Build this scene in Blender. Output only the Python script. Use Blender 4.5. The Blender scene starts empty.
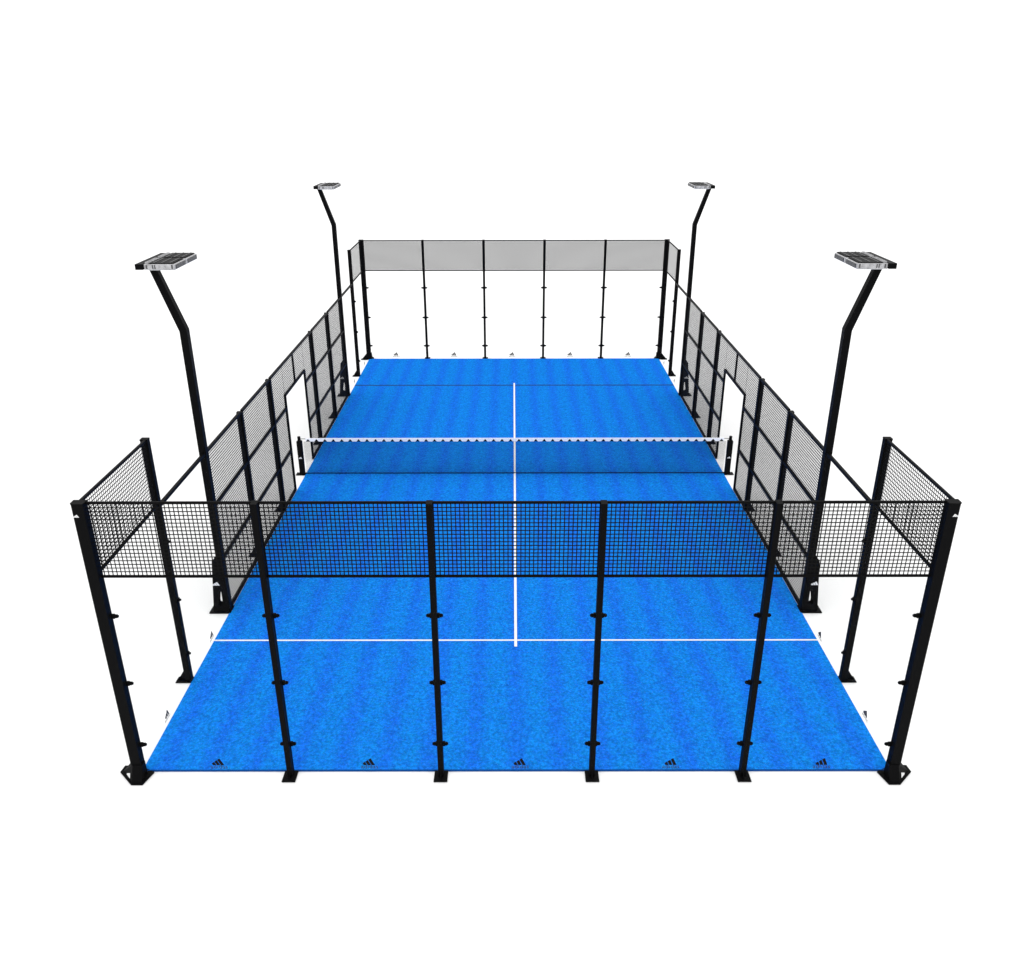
import bpy, bmesh, math
from mathutils import Vector, Matrix

SC = bpy.context.scene
COL = SC.collection

# ------------------------------------------------------------------ materials
def nodes(name):
    m = bpy.data.materials.new(name); m.use_nodes = True
    nt = m.node_tree; nt.nodes.clear()
    out = nt.nodes.new('ShaderNodeOutputMaterial')
    return m, nt, out

def principled(name, col, rough=.6, spec=.1, metal=0., var=0., scale=30., bump=0., bscale=200.):
    m, nt, out = nodes(name)
    b = nt.nodes.new('ShaderNodeBsdfPrincipled')
    b.inputs['Base Color'].default_value = (*col, 1)
    b.inputs['Roughness'].default_value = rough
    b.inputs['Specular IOR Level'].default_value = spec
    b.inputs['Metallic'].default_value = metal
    nt.links.new(b.outputs[0], out.inputs['Surface'])
    tc = nt.nodes.new('ShaderNodeTexCoord')
    if var:
        n = nt.nodes.new('ShaderNodeTexNoise'); n.inputs['Scale'].default_value = scale
        n.inputs['Detail'].default_value = 4
        nt.links.new(tc.outputs['Object'], n.inputs['Vector'])
        mx = nt.nodes.new('ShaderNodeMix'); mx.data_type = 'RGBA'
        mx.inputs['A'].default_value = (*[c * (1 - var) for c in col], 1)
        mx.inputs['B'].default_value = (*[min(1, c * (1 + var)) for c in col], 1)
        nt.links.new(n.outputs['Fac'], mx.inputs['Factor'])
        nt.links.new(mx.outputs['Result'], b.inputs['Base Color'])
    if bump:
        n2 = nt.nodes.new('ShaderNodeTexNoise'); n2.inputs['Scale'].default_value = bscale
        nt.links.new(tc.outputs['Object'], n2.inputs['Vector'])
        bp = nt.nodes.new('ShaderNodeBump'); bp.inputs['Strength'].default_value = bump
        nt.links.new(n2.outputs['Fac'], bp.inputs['Height'])
        nt.links.new(bp.outputs[0], b.inputs['Normal'])
    return m

M_STEEL = principled('black_powder_coat', (.0032, .0032, .0035), .5, .035, var=.25, scale=60)
M_WIRE = principled('black_wire', (.007, .007, .007), .7, .03)
M_NET = principled('black_net_cord', (.006, .006, .008), .9, .02)
M_BAND = principled('white_net_tape', (.93, .93, .93), .8, .1, var=.02)
M_MARKW = principled('white_print', (.75, .75, .75), .6, .1)
M_MARKG = principled('grey_print', (.03, .03, .035), .6, .1)
M_MARKB = principled('black_print', (.006, .006, .008), .6, .05)
M_ALU = principled('cast_aluminium', (.42, .42, .43), .4, .5, metal=.4, var=.75, scale=22)
M_FIN = principled('dark_heatsink', (.008, .008, .009), .5, .15, metal=0, var=.5, scale=30)
M_GRILLE = principled('grey_grille', (.07, .07, .072), .5, .3, var=.9, scale=40)
M_LENS = principled('lamp_lens', (.6, .61, .62), .15, .5)
M_GROUND = principled('white_ground', (.9, .9, .9), .9, 0., var=.01, scale=2)
M_LINEW = principled('white_line_paint', (.8, .8, .8), .8, .05, var=.04, scale=80)
M_LINED = principled('dark_line_paint', (.012, .05, .17), .8, .05, var=.1, scale=80)
M_EDGE = principled('turf_edge', (.006, .06, .25), .9, .0, var=.2, scale=60)

def glass_mat():
    m, nt, out = nodes('clear_glass')
    t = nt.nodes.new('ShaderNodeBsdfTransparent'); t.inputs[0].default_value = (.996, .998, .998, 1)
    g = nt.nodes.new('ShaderNodeBsdfGlossy'); g.inputs['Roughness'].default_value = .02
    n = nt.nodes.new('ShaderNodeTexNoise'); n.inputs['Scale'].default_value = 1.5
    tc = nt.nodes.new('ShaderNodeTexCoord'); nt.links.new(tc.outputs['Object'], n.inputs['Vector'])
    mr = nt.nodes.new('ShaderNodeMapRange')
    mr.inputs['To Min'].default_value = .0003; mr.inputs['To Max'].default_value = .001
    nt.links.new(n.outputs['Fac'], mr.inputs['Value'])
    mx = nt.nodes.new('ShaderNodeMixShader')
    nt.links.new(mr.outputs[0], mx.inputs[0])
    nt.links.new(t.outputs[0], mx.inputs[1]); nt.links.new(g.outputs[0], mx.inputs[2])
    nt.links.new(mx.outputs[0], out.inputs['Surface'])
    return m
M_GLASS = glass_mat()

def turf_mat():
    m, nt, out = nodes('blue_artificial_turf')
    L = nt.links.new
    def N(t, **k):
        n = nt.nodes.new(t)
        for a, v in k.items(): setattr(n, a, v)
        return n
    def math_(op, a, b=None):
        n = N('ShaderNodeMath', operation=op)
        for i, v in enumerate((a, b)):
            if v is None: continue
            if isinstance(v, (int, float)): n.inputs[i].default_value = v
            else: L(v, n.inputs[i])
        return n.outputs[0]
    tc = N('ShaderNodeTexCoord'); sep = N('ShaderNodeSeparateXYZ')
    L(tc.outputs['Object'], sep.inputs[0])
    def noise(scale, detail=3, rough=.55, vec=None):
        n = N('ShaderNodeTexNoise'); n.inputs['Scale'].default_value = scale
        n.inputs['Detail'].default_value = detail; n.inputs['Roughness'].default_value = rough
        L(vec or tc.outputs['Object'], n.inputs['Vector']); return n.outputs['Fac']
    wob = noise(5.0, 5, .7)
    x = math_('ADD', sep.outputs[0], math_('MULTIPLY', math_('SUBTRACT', wob, .5), .13))
    s = math_('COSINE', math_('MULTIPLY', x, 2 * math.pi / .59))
    s = math_('ADD', math_('MULTIPLY', s, .5), .5)
    s = math_('POWER', s, 1.7)
    # brushed rolls: the piles of one roll lie darker than the next
    mixc = N('ShaderNodeMix', data_type='RGBA')
    mixc.inputs['A'].default_value = (.0075, .192, .68, 1)
    mixc.inputs['B'].default_value = (.0095, .150, .69, 1)
    L(s, mixc.inputs['Factor'])
    pile = noise(24, 2.5, .75)
    pile2 = noise(7, 4, .6)
    mr = N('ShaderNodeMapRange'); L(pile, mr.inputs['Value'])
    mr.inputs['From Min'].default_value = .3; mr.inputs['From Max'].default_value = .7
    mr.inputs['To Min'].default_value = .60; mr.inputs['To Max'].default_value = 1.30
    mr2 = N('ShaderNodeMapRange'); L(pile2, mr2.inputs['Value'])
    mr2.inputs['From Min'].default_value = .3; mr2.inputs['From Max'].default_value = .7
    mr2.inputs['To Min'].default_value = .93; mr2.inputs['To Max'].default_value = 1.07
    f = math_('MULTIPLY', mr.outputs[0], mr2.outputs[0])
    hn = noise(9, 5, .85)
    hr = N('ShaderNodeMapRange'); L(hn, hr.inputs['Value'])
    hr.inputs['From Min'].default_value = .35; hr.inputs['From Max'].default_value = .65
    hr.inputs['To Min'].default_value = .8; hr.inputs['To Max'].default_value = 1.2
    cmb = N('ShaderNodeCombineXYZ'); cmb.inputs[0].default_value = 1; cmb.inputs[2].default_value = 1
    L(hr.outputs[0], cmb.inputs[1])
    vh = N('ShaderNodeVectorMath', operation='MULTIPLY')
    L(mixc.outputs['Result'], vh.inputs[0]); L(cmb.outputs[0], vh.inputs[1])
    vm = N('ShaderNodeVectorMath', operation='SCALE')
    L(vh.outputs[0], vm.inputs[0]); L(f, vm.inputs['Scale'])
    b = N('ShaderNodeBsdfPrincipled'); b.inputs['Roughness'].default_value = .95
    b.inputs['Specular IOR Level'].default_value = 0
    L(vm.outputs[0], b.inputs['Base Color'])
    bp = N('ShaderNodeBump'); bp.inputs['Strength'].default_value = .3; bp.inputs['Distance'].default_value = .01
    L(pile, bp.inputs['Height']); L(bp.outputs[0], b.inputs['Normal'])
    L(b.outputs[0], out.inputs['Surface'])
    return m
M_TURF = turf_mat()

# ------------------------------------------------------------------ mesh helpers
class MB:
    def __init__(s): s.bm = bmesh.new()
    def box(s, x0, x1, y0, y1, z0, z1, bev=0.):
        vs = [s.bm.verts.new(p) for p in ((x0,y0,z0),(x1,y0,z0),(x1,y1,z0),(x0,y1,z0),(x0,y0,z1),(x1,y0,z1),(x1,y1,z1),(x0,y1,z1))]
        fs = [s.bm.faces.new([vs[i] for i in f]) for f in ((3,2,1,0),(4,5,6,7),(0,1,5,4),(1,2,6,5),(2,3,7,6),(3,0,4,7))]
        if bev:
            es = {e for f in fs for e in f.edges}
            bmesh.ops.bevel(s.bm, geom=list(es), offset=bev, segments=2, profile=.5, affect='EDGES')
        return s
    def prism(s, pts, d, closed=True):
        """pts: planar polygon in 3D, d: extrusion vector"""
        d = Vector(d); a = [s.bm.verts.new(Vector(p)) for p in pts]; b = [s.bm.verts.new(Vector(p) + d) for p in pts]
        n = len(pts)
        s.bm.faces.new(a[::-1]); s.bm.faces.new(b)
        for i in range(n): s.bm.faces.new((a[i], a[(i+1) % n], b[(i+1) % n], b[i]))
        return s
    def loft(s, lo, hi):
        a = [s.bm.verts.new(Vector(p)) for p in lo]; b = [s.bm.verts.new(Vector(p)) for p in hi]
        n = len(lo)
        s.bm.faces.new(a[::-1]); s.bm.faces.new(b)
        for i in range(n): s.bm.faces.new((a[i], a[(i+1) % n], b[(i+1) % n], b[i]))
        return s
    def bar(s, p, q, w, h=None, n=4, up=(0, 1, 0)):
        p, q = Vector(p), Vector(q); h = h or w
        d = (q - p).normalized(); u = Vector(up); r = d.cross(u).normalized(); u = r.cross(d).normalized()
        ring = []
        for k in range(n):
            a = 2 * math.pi * (k + .5) / n; c = 1 / math.cos(math.pi / n)
            ring.append(r * (math.cos(a) * w / 2 * c) + u * (math.sin(a) * h / 2 * c))
        A = [s.bm.verts.new(p + k) for k in ring]; B = [s.bm.verts.new(q + k) for k in ring]
        s.bm.faces.new(A[::-1]); s.bm.faces.new(B)
        for i in range(n): s.bm.faces.new((A[i], A[(i+1) % n], B[(i+1) % n], B[i]))
        return s
    def build(s, name, mat, parent=None):
        bmesh.ops.recalc_face_normals(s.bm, faces=s.bm.faces)
        me = bpy.data.meshes.new(name); s.bm.to_mesh(me); s.bm.free()
        me.materials.append(mat)
        o = bpy.data.objects.new(name, me); COL.objects.link(o)
        if parent: o.parent = parent
        return o

def thing(name, loc=(0, 0, 0), rz=0):
    o = bpy.data.objects.new(name, None); COL.objects.link(o)
    o.location = loc; o.rotation_euler = (0, 0, rz); o.empty_display_size = .1
    return o
def tag(o, label, cat, group=None):
    o['label'] = label; o['category'] = cat
    if group: o['group'] = group
    return o
def structure(o, label=None):
    o['kind'] = 'structure'
    if label: o['label'] = label
    return o
def copy_tree(o, parent=None):
    c = o.copy(); COL.objects.link(c)
    if parent: c.parent = parent
    for ch in list(o.children): copy_tree(ch, c)
    return c
def place(proto, used, loc, rz):
    o = proto if not used else copy_tree(proto)
    o.location = loc; o.rotation_euler = (0, 0, rz)
    return o

# the printed mark: three slanted stripes rising to a peak over a line of lettering
def text_mesh(body, size):
    cu = bpy.data.curves.new('lettering', 'FONT'); cu.body = body; cu.size = size; cu.align_x = 'CENTER'
    cu.extrude = .001; cu.resolution_u = 2
    o = bpy.data.objects.new('lettering', cu); COL.objects.link(o)
    dg = bpy.context.evaluated_depsgraph_get()
    me = bpy.data.meshes.new_from_object(o.evaluated_get(dg)); me.name = 'lettering'
    bpy.data.objects.remove(o); bpy.data.curves.remove(cu)
    return me
TXT = text_mesh('adidas', 1.0)

def mark(parent, origin, right, up, w, mat, mat_txt=None, text=True, thick=.003, name='printed_mark'):
    """stripes as one mesh, lettering as its own sub-mesh"""
    O, R, U = Vector(origin), Vector(right).normalized(), Vector(up).normalized()
    Nn = R.cross(U)
    mb = MB()
    q = .68 if text else 1.; v = 1.3 if text else 1.
    P = lambda a, b: O + R * ((a - .5) * w * q) + U * (b * w * q * v)
    base = .26 if text else 0.
    for b0 in (.06, .37, .68):
        b1 = b0 + .25
        def top(b):
            t = (.15 + .577 * b) / 1.158
            return (b - .5 * t, .87 * t)
        t0, t1 = top(b0), top(b1)
        mb.prism([P(b0, base), P(b1, base), P(t1[0], base + t1[1]), P(t0[0], base + t0[1])], Nn * thick)
    o = mb.build(name, mat, parent)
    if text:
        me = TXT.copy()
        fr = Matrix((( *R, 0), (*U, 0), (*Nn, 0), (0, 0, 0, 1))).transposed()
        fr.translation = O + Nn * .001
        me.transform(Matrix.Translation((0, 0, 0)) @ fr @ Matrix.Scale(w * .38, 4))
        me.materials.clear(); me.materials.append(mat_txt or mat)
        t = bpy.data.objects.new('lettering', me); COL.objects.link(t); t.parent = o
    return o

# ------------------------------------------------------------------ the setting
structure(MB().box(-400, 400, -60, 900, -.5, -.006).build('ground', M_GROUND), 'plain white ground around the court')
t = MB().box(-5, 5, .04, 20, -.0055, .012)
turf = structure(t.build('court_turf', M_TURF), 'blue artificial turf of the court')
structure(MB().box(-5.012, 5.012, .024, .0395, -.0055, .016).build('turf_edging', M_EDGE), 'dark edging strip of the turf')
structure(MB().box(-5, 5, 3.032, 3.066, .013, .017).build('service_line', M_LINEW), 'white service line')
structure(MB().box(-5, 5, 16.915, 16.985, .013, .017).build('far_service_line', M_LINED), 'dark thin service line at the far end')
structure(MB().box(-.023, .023, 2.86, 17.15, .018, .022).build('centre_line', M_LINEW), 'white centre line')

HP = 4.0
PY = .0           # posts of the end walls stand this far outside the turf
PX = 5.03        # side fence plane

# ------------------------------------------------------------------ posts (local frame: court side is +y)
def clamp_pair(parent, z, sides=(-1, 1), y=.02, r=.05):
    for s in sides:
        mb = MB()
        mb.box(*sorted((s * .032, s * .062)), y - .02, y + .022, z - .03, z + .03, .004)
        mb.bar((s * .062, y, z), (s * .09, y, z), .048, n=12); mb.bar((s * .09, y, z), (s * .103, y, z), .034, n=12)
        mb.build('glass_clamp', M_STEEL, parent)

def make_end_post():
    r = thing('end_wall_post')
    MB().box(-.036, .036, -.085, .025, .012, HP - .004, .005).build('upright', M_STEEL, r)
    MB().box(-.09, .09, -.18, .035, 0, .014, .003).build('base_plate', M_STEEL, r)
    MB().prism([(-.005, -.085, .014), (-.005, -.15, .014), (-.005, -.085, .1)], (.01, 0, 0)).build('gusset', M_STEEL, r)
    MB().box(-.038, .038, -.088, .028, HP - .004, HP + .004, .002).build('cap', M_STEEL, r)
    for z in (2.45, 1.45, .47): clamp_pair(r, z)
    return r
def make_side_post(h, cl):
    r = thing('side_fence_post')
    MB().box(-.044, .044, -.07, .032, .012, h - .05, .005).build('upright', M_STEEL, r)
    MB().box(-.075, .075, -.21, .034, 0, .014, .003).build('base_plate', M_STEEL, r)
    MB().prism([(-.006, -.07, .014), (-.006, -.19, .014), (-.006, -.07, .2)], (.012, 0, 0)).build('gusset', M_STEEL, r)
    MB().box(-.046, .046, -.073, .034, h - .05, h - .026, .004).build('cap', M_STEEL, r)
    for z in cl:
        m = MB(); m.box(-.025, .025, .03, .055, z - .03, z + .03, .005); m.bar((0, .055, z), (0, .075, z), .035, n=10, up=(0, 0, 1))
        m.build('glass_clamp', M_STEEL, r)
    return r
def make_corner_post():
    # local frame: the court lies toward +x,+y; outside is -x,-y
    r = thing('corner_post')
    out = [(-.09, -.06), (-.07, -.085), (.058, -.085), (.058, .03), (-.09, .03)]
    z0, z1 = .012, HP - .005
    MB().prism([(x, y, z0) for x, y in out], (0, 0, z1 - z0)).build('upright', M_STEEL, r)
    MB().prism([(x * 1.04, y * 1.04, z1) for x, y in out], (0, 0, .015)).build('cap', M_STEEL, r)
    pl = [(-.27, .12), (-.285, .0), (-.05, -.23), (.10, -.23), (.17, .0), (.08, .05), (-.10, .13)]
    MB().prism([(x, y, 0) for x, y in pl], (0, 0, .014)).build('base_plate', M_STEEL, r)
    lo = [(-.25, .01), (-.05, -.2), (.08, -.2), (.08, .0), (-.07, .01)]
    hi = [(-.085, .008), (-.05, -.093), (.078, -.093), (.078, .0), (-.07, .008)]
    MB().loft([(x, y, .014) for x, y in lo], [(x, y, .21) for x, y in hi]).build('shoe', M_STEEL, r)
    a0, a1 = Vector((-.25, .01, .014)), Vector((-.05, -.2, .014)); b0, b1 = Vector((-.085, .008, .21)), Vector((-.05, -.093, .21))
    R = (a1 - a0).normalized(); mid = (a0 + a1) / 2; up = ((b0 + b1) / 2 - mid).normalized()
    up = (up - R * up.dot(R)).normalized(); n = R.cross(up)
    mark(r, mid + n * .014 + up * .035 + R * .045, R, up, .11, M_MARKW, text=False, name='white_mark')
    mark(r, (-.04, -.0855, 3.84), (1, 0, 0), (0, 0, 1), .07, M_MARKW, text=False, name='white_mark')
    for z in (2.45, 1.45, .47):
        m = MB(); m.box(.058, .1, -.01, .025, z - .03, z + .03, .004); m.bar((.1, .008, z), (.128, .008, z), .048, n=12).bar((.128, .008, z), (.142, .008, z), .034, n=12)
        m.build('glass_clamp', M_STEEL, r)
        m = MB(); m.box(-.045, -.005, .03, .055, z + .03, z + .09, .004); m.bar((-.025, .055, z + .06), (-.025, .09, z + .06), .036, n=10, up=(0, 0, 1))
        m.build('glass_clamp', M_STEEL, r)
    return r

ORD = ['first', 'second', 'third', 'fourth']
pe = make_end_post(); used = False
for end, y, rz in (('near', 0, 0), ('far', 20, math.pi)):
    for i, x in enumerate((-3, -1, 1, 3)):
        o = place(pe, used, (x, y, 0), rz); used = True
        tag(o, f'slim black post in the {end} end wall, {ORD[i]} from the left between corner posts', 'post', 'posts of the glass end walls')

pc = make_corner_post(); used = False
for end, side, x, y, rz in (('near', 'left', -5, 0, 0), ('near', 'right', 4.975, 0, math.pi / 2), ('far', 'right', 5, 20, math.pi), ('far', 'left', -5, 20, -math.pi / 2)):
    if used and end == 'near':
        o = copy_tree(pc)
    else:
        o = pc if not used else copy_tree(pc)
    o.location = (x, y, 0); o.rotation_euler = (0, 0, rz)
    # mirror across x or y keeps the broad face toward the ends
    o.rotation_euler = (0, 0, 0)
    if end == 'far' or side == 'right':
        sx, sy = (-1 if side == 'right' else 1), (-1 if end == 'far' else 1)
        for ch in o.children_recursive:
            ch.data = ch.data.copy()
            ch.data.transform(Matrix.Diagonal((sx, sy, 1, 1)))
            if sx * sy < 0: ch.data.flip_normals()
    used = True
    tag(o, f'thick black corner post with chamfered shoe at the {end} {side} corner of the court', 'post', 'corner posts of the court')

p4 = make_side_post(HP + .03, (2.42, 1.45, .5)); used4 = False
p3 = make_side_post(3.01, ()); used3 = False
for side, x, rz in (('left', -PX, -math.pi / 2), ('right', PX, math.pi / 2)):
    for y, d in ((2, 'near'), (18, 'far')):
        o = place(p4, used4, (x, y, 0), rz); used4 = True
        tag(o, f'tall black side post next to the {d} {side} corner post', 'post', 'tall side posts')
    for y, d in ((6, 'next after the near floodlight mast'), (8, 'at the near edge of the gateway'),
                 (12, 'at the far edge of the gateway'), (14, 'next before the far floodlight mast')):
        o = place(p3, used3, (x, y, 0), rz); used3 = True
        tag(o, f'lower black fence post on the {side} side, {d}', 'post', 'posts of the side mesh fences')

# ------------------------------------------------------------------ mesh panels (local: x along, z up)
def netting(x0, x1, z0, z1, pitch=.05, w=.015, mb=None):
    mb = mb or MB()
    n = max(1, round((x1 - x0) / pitch))
    for k in range(n + 1):
        x = x0 + (x1 - x0) * k / n
        mb.box(x - w / 2, x + w / 2, -.0006, .0006, z0, z1)
    n = max(1, round((z1 - z0) / pitch))
    for k in range(n + 1):
        z = z0 + (z1 - z0) * k / n
        mb.box(x0, x1, -.0011, .0011, z - w / 2, z + w / 2)
    return mb

def make_top_panel(L, h=.028, d=.014, w=.013, pitch=.05):
    r = thing('mesh_screen'); a = L / 2
    MB().box(-a, a, -d, d, HP - h, HP, .003).build('top_rail', M_STEEL, r)
    MB().box(-a, a, -d, d, 3.015 - h / 2, 3.015 + h / 2, .003).build('bottom_rail', M_STEEL, r)
    netting(-a + .006, a - .006, 3.015 + h / 2, HP - h, pitch, w).build('wire_mesh', M_WIRE, r)
    return r
ORD5 = ['leftmost', 'second from the left', 'middle', 'second from the right', 'rightmost']
for end, y in (('near', -PY), ('far', 20 + PY)):
    pm = make_top_panel(1.93, w=.0125 if end == 'near' else .0126, pitch=.05 if end == 'near' else .0325); used = False
    for i, x in enumerate((-4, -2, 0, 2, 4)):
        o = place(pm, used, (x, y, 0), 0); used = True
        tag(o, f'black wire mesh screen above the {end} glass wall, {ORD5[i]} of five', 'mesh screen', 'mesh screens above the end walls')
pms = make_top_panel(1.9, .034, .017, .0125); used = False
for side, x in (('left', -PX), ('right', PX)):
    for end, y in (('near', 1.0), ('far', 19.0)):
        o = place(pms, used, (x, y, 0), math.pi / 2); used = True
        tag(o, f'black wire mesh screen above the side glass at the {end} {side} corner', 'mesh screen', 'mesh screens at the corners')

# ------------------------------------------------------------------ glass panels
def make_glass(L, rail=False, side=1):
    r = thing('glass_screen'); a = L / 2
    MB().box(-a, a, -.006, .006, .02, 2.97).build('pane', M_GLASS, r)
    if rail: MB().box(-a - .02, a + .02, -.024, .024, 2.955, 3.005, .003).build('top_rail', M_STEEL, r)
    return r
for end, y, rz in (('near', .0, 0), ('far', 20.0, 0)):
    for i, x in enumerate((-4, -2, 0, 2, 4)):
        o = make_glass(1.88); o.location = (x, y, 0)
        nx = (x * .99 - x)
        if end == 'near': mark(o, (.05, -.0095, .08), (1, 0, 0), (0, 0, 1), .25, M_MARKB, M_MARKG)
        else: mark(o, (-.07, -.0095, .07), (1, 0, 0), (0, 0, 1), .25, M_MARKB, M_MARKG)
        tag(o, f'clear glass screen with small printed mark, {ORD5[i]} in the {end} end wall', 'glass screen', 'glass screens of the end walls')
for side, x, s in (('left', -PX + .0, 1), ('right', PX, -1)):
    for y, d, rail in ((1, 'beside the near {} corner post', False), (3, 'against the near {} floodlight mast', True),
                       (17, 'against the far {} floodlight mast', True), (19, 'beside the far {} corner post', False)):
        o = make_glass(1.88, rail); o.location = (x, y, 0); o.rotation_euler = (0, 0, math.pi / 2)
        # mark on the court-facing side, readable from outside the fence
        mark(o, (.03, -.0095 * s, .05), (s, 0, 0), (0, 0, 1), .22, M_MARKG, M_MARKG)
        tag(o, 'clear side glass screen ' + d.format(side), 'glass screen', 'glass screens of the side walls')

# ------------------------------------------------------------------ side mesh fences
def make_side_bay(L=1.9):
    r = thing('mesh_fence_bay'); a = L / 2
    for z0, z1 in ((.012, .06), (.972, 1.027), (1.972, 2.027), (2.955, 3.005)):
        MB().box(-a, a, -.024, .024, z0, z1, .003).build('rail', M_STEEL, r)
    for z0, z1 in ((.06, .972), (1.027, 1.972), (2.027, 2.955)):
        netting(-a + .006, a - .006, z0, z1).build('wire_mesh', M_WIRE, r)
    return r
def make_gate_bay():
    r = thing('gateway_bay'); a = 1.95; h = 2.27; j0, j1 = -.93, .92
    for x0, x1 in ((-a, j0 - .045), (j1 + .045, a)):
        for z0, z1 in ((.012, .06), (.972, 1.027), (1.972, 2.027)):
            MB().box(x0, x1, -.024, .024, z0, z1, .003).build('rail', M_STEEL, r)
        for z0, z1 in ((.06, .972), (1.027, 1.972)):
            netting(x0 + .006, x1 - .006, z0, z1).build('wire_mesh', M_WIRE, r)
        netting(x0 + .006, x1 - .006, 2.027, 2.955).build('wire_mesh', M_WIRE, r)
    MB().box(-a, a, -.024, .024, 2.955, 3.005, .003).build('top_rail', M_STEEL, r)
    MB().box(-.02, .02, -.02, .02, h + .045, 2.955).build('mullion', M_STEEL, r)
    netting(j0 - .03, -.026, h + .045, 2.955).build('wire_mesh', M_WIRE, r)
    netting(.026, j1 + .03, h + .045, 2.955).build('wire_mesh', M_WIRE, r)
    f = MB()
    f.box(j0 - .045, j0, -.023, .023, .012, h)
    f.box(j1, j1 + .045, -.023, .023, .012, h)
    f.box(j0 - .045, j1 + .045, -.024, .024, h, h + .045)
    f.build('door_frame', M_STEEL, r)
    return r
pb = make_side_bay(); used = False
pg = make_gate_bay(); usedg = False
for side, x in (('left', -PX), ('right', PX)):
    for y, d in ((5, 'joined to the near floodlight mast'), (7, 'on the camera side of the gateway'), (13, 'just beyond the gateway'), (15, 'joined to the far floodlight mast')):
        o = place(pb, used, (x, y, 0), math.pi / 2); used = True
        tag(o, f'wire mesh fence bay on the {side} side, {d}', 'mesh fence', 'bays of the side mesh fences')
    o = place(pg, usedg, (x, 10, 0), math.pi / 2); usedg = True
    tag(o, f'mesh fence bay with an open doorway beside the net on the {side} side', 'gateway', 'gateways in the side fences')

# ------------------------------------------------------------------ floodlight masts (local: court toward +x)
def make_mast():
    r = thing('floodlight_mast')
    ZK, ZT, LX = 5.0, 5.97, -.32
    w = .057
    lo = [(-w, -w), (w, -w), (w, w), (-w, w)]
    MB().loft([(x, y, .02) for x, y in lo], [(x, y, ZK + x * .17) for x, y in lo]).build('pole', M_STEEL, r)
    MB().loft([(x, y, ZK + .0005 + x * .17) for x, y in lo], [(x * .95 + LX, y * .95, ZT + x * .0) for x, y in lo]).build('arm', M_STEEL, r)
    MB().box(-.30, .075, -.12, .12, 0, .02, .003).build('base_plate', M_STEEL, r)
    for sy in (-1, 1):      # stiffener plates at the foot, each with an elongated hole
        y0 = sy * .0575
        b = MB(); d = (0, .012 * sy, 0)
        X = lambda z: -.235 + .1 * z
        b.prism([(X(.02), y0, .02), (-.105, y0, .02), (-.135, y0, .15), (-.135, y0, .20), (-.095, y0, .43), (-.085, y0, 1.07), (-.13, y0, 1.02), (X(1.0), y0, .98)], d)
        b.prism([(-.105, y0, .02), (.06, y0, .02), (.06, y0, .20), (-.055, y0, .20), (-.095, y0, .13), (-.135, y0, .15)], d)
        b.prism([(-.055, y0, .20), (.06, y0, .20), (.055, y0, 1.07), (-.085, y0, 1.07), (-.095, y0, .43), (-.045, y0, .41)], d)
        b.build('foot_bracket', M_STEEL, r)
        mark(r, (-.115, y0 + sy * .0125, .54), (-sy, 0, 0), (0, 0, 1), .135, M_MARKW, text=False, name='white_mark')
    cb = MB(); cb.box(LX - .05, LX + .062, -.50, .50, ZT + .025, ZT + .105, .004); cb.build('crossbar', M_STEEL, r)
    MB().box(LX - .06, LX + .2, -.06, .06, ZT + .0005, ZT + .019, .003).build('mounting_plate', M_STEEL, r)
    for sy in (-1, 1):
        yc = sy * .245
        x0, x1 = LX + .066, LX + .51
        f = MB(); f.box(x0, x1, yc - .228, yc + .228, ZT + .02, ZT + .1, .008)
        b = f.build('floodlight_housing', M_ALU, r)
        fn = MB()
        for k in range(12):
            yy = yc - .195 + .39 * k / 11
            fn.box(x0 + .08, x1 - .03, yy - .009, yy + .009, ZT + .1005, ZT + .116)
        fn.build('heat_sink', M_FIN, b)
        tp = MB(); tp.box(x0 + .07, x1 - .02, yc - .212, yc + .212, ZT + .1002, ZT + .1045); tp.build('top_plate', M_FIN, b)
        gb = MB(); gb.box(x0 + .005, x0 + .06, yc - .19, yc + .19, ZT + .1005, ZT + .118, .004)
        for k in range(7):
            yy = yc - .165 + .33 * k / 6
            gb.box(x0 + .012, x0 + .055, yy - .008, yy + .008, ZT + .1182, ZT + .126)
        gb.build('driver_box', M_ALU, b)
        rb = MB()
        for k in range(3):
            xx = x0 + .14 + k * .115
            rb.box(xx - .008, xx + .008, yc - .2, yc + .2, ZT + .1165, ZT + .121)
        rb.build('cooling_rib', M_GRILLE, b)
        sl = MB()
        for e in (-1, 1):
            ye = yc + e * .2285
            for xa, xb in ((x0 + .03, x0 + .05), (x0 + .12, x0 + .135), (x0 + .15, x0 + .165), (x1 - .05, x1 - .03)):
                sl.box(xa, xb, *sorted((ye, ye + e * .004)), ZT + .035, ZT + .09)
        sl.build('vent_slot', M_GRILLE, b)
        ls = MB(); ls.box(x0 + .05, x1 - .03, yc - .2, yc + .2, ZT + .010, ZT + .0195); ls.build('lens', M_LENS, b)
        fr = MB(); fr.box(x1 + .0005, x1 + .009, yc - .19, yc + .19, ZT + .03, ZT + .088); fr.build('end_grille', M_GRILLE, b)
    return r
pf = make_mast(); used = False
for side, sx in (('left', -1), ('right', 1)):
    for end, y in (('near', 4.0), ('far', 16.0)):
        o = place(pf, used, (sx * 5.05, y, 0), 0 if sx < 0 else math.pi); used = True
        tag(o, f'tall black cranked mast with silver lamps at the {end} {side} of the court', 'floodlight', 'floodlight masts around the court')

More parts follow.
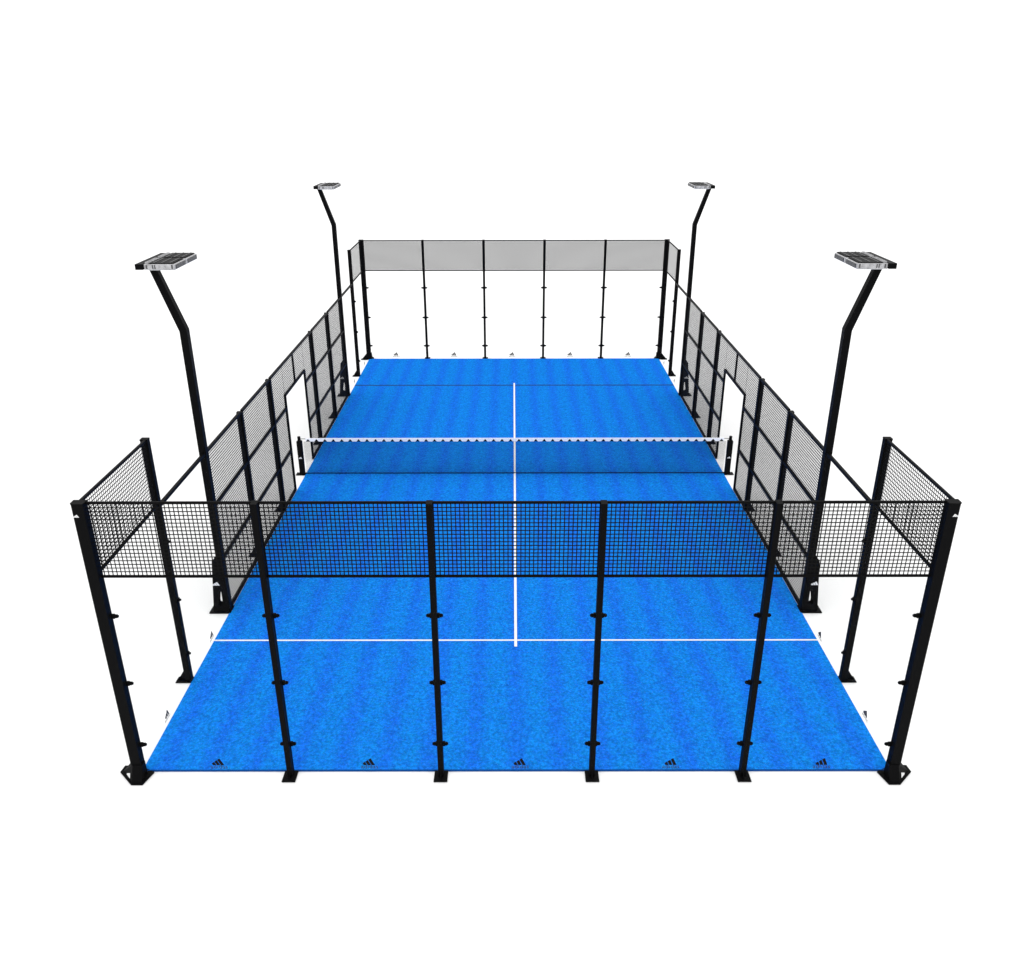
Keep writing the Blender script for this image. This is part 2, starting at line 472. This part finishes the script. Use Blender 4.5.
# ------------------------------------------------------------------ net
net = thing('court_net', (0, 10, 0))
tag(net, 'black tennis net with white top tape stretched across the middle of the blue court', 'net')
nb = MB(); w = .003
n = round(9.96 / .02)
for k in range(n + 1):
    x = -4.98 + 9.96 * k / n; nb.box(x - w/2, x + w/2, -.0008, .0008, .03, .835)
n = round(.8 / .02)
for k in range(n + 1):
    z = .035 + .795 * k / n; nb.box(-4.98, 4.98, -.0012, .0012, z - w/2, z + w/2)
nb.build('netting', M_NET, net)
MB().box(-4.93, 4.93, -.008, .008, .838, .922, .003).build('top_tape', M_BAND, net)
lb = MB(); n = 50
for k in range(n):
    x = -4.87 + 9.74 * k / (n - 1)
    lb.prism([(x - .05, -.0095, .84), (x + .05, -.0095, .84), (x, -.0095, .902)], (0, .0012, 0))
lb.build('tape_lacing', M_NET, net)
MB().bar((-5.0, 0, .028), (5.0, 0, .028), .02, n=8).build('bottom_cord', M_NET, net)
MB().bar((-5.06, 0, .905), (-4.932, 0, .905), .012, n=8).build('tension_cable', M_NET, net)
MB().bar((4.932, 0, .905), (5.06, 0, .905), .012, n=8).build('tension_cable', M_NET, net)

def make_net_post():
    r = thing('net_post')
    MB().box(-.06, .06, -.05, .05, .014, .5, .006).build('lower_upright', M_STEEL, r)
    MB().box(-.062, .062, -.06, .06, .5, .86, .02).build('winch_housing', M_STEEL, r)
    MB().bar((0, 0, .86), (0, 0, .96), .07, n=14).build('cap', M_STEEL, r)
    MB().box(-.15, .08, -.08, .08, 0, .014, .003).build('base_plate', M_STEEL, r)
    for s in (-1, 1):
        mark(r, (-.0, s * .0505, .42), (-s, 0, 0), (0, 0, 1), .085, M_MARKW, text=False, name='white_mark')
    return r
pn = make_net_post()
tag(pn, 'short black net post at the left end of the net, in the left gateway', 'net post', 'net posts'); pn.location = (-5.08, 10, 0)
o = copy_tree(pn); o.location = (5.08, 10, 0); o.rotation_euler = (0, 0, math.pi)
tag(o, 'short black net post at the right end of the net, in the right gateway', 'net post', 'net posts')

# ------------------------------------------------------------------ light: even white studio light, no visible shadow
w = bpy.data.worlds.new('World'); SC.world = w; w.use_nodes = True
bg = w.node_tree.nodes['Background']; bg.inputs[0].default_value = (1, 1, 1, 1); bg.inputs[1].default_value = 1.3
sun = bpy.data.lights.new('soft_overhead_lamp', 'SUN'); sun.energy = .4; sun.angle = math.radians(60)
so = bpy.data.objects.new('soft_overhead_lamp', sun); COL.objects.link(so)
so.rotation_euler = (math.radians(12), math.radians(-8), 0); so.location = (0, 5, 15)

# ------------------------------------------------------------------ camera
f, cx, cy, ex, ey, ez, pit, yaw, roll = 860.64, 512.0, 480.0, -.0412, -8.9199, 8.2146, .4167, -.0013, .0016
r0 = Vector((math.cos(yaw), -math.sin(yaw), 0)); fh = Vector((math.sin(yaw), math.cos(yaw), 0))
fwd = fh * math.cos(pit) + Vector((0, 0, -math.sin(pit)))
u0 = fh * math.sin(pit) + Vector((0, 0, math.cos(pit)))
R = r0 * math.cos(roll) - u0 * math.sin(roll); U = r0 * math.sin(roll) + u0 * math.cos(roll)
cam = bpy.data.cameras.new('Camera'); co = bpy.data.objects.new('Camera', cam); COL.objects.link(co)
mw = Matrix((R, U, -fwd)).transposed().to_4x4(); mw.translation = (ex, ey, ez); co.matrix_world = mw
cam.sensor_width = 36; cam.sensor_fit = 'HORIZONTAL'; cam.lens = f / 1024 * 36
cam.shift_x = -(cx - 512) / 1024; cam.shift_y = (cy - 480) / 1024
cam.clip_end = 3000; cam.clip_start = .1
SC.camera = co
SC.render.resolution_x = 1024; SC.render.resolution_y = 960
SC.render.engine = 'CYCLES'
SC.cycles.transparent_max_bounces = 64
SC.cycles.max_bounces = 6
SC.view_settings.view_transform = 'Standard'; SC.view_settings.look = 'None'
SC.view_settings.exposure = 0; SC.view_settings.gamma = 1
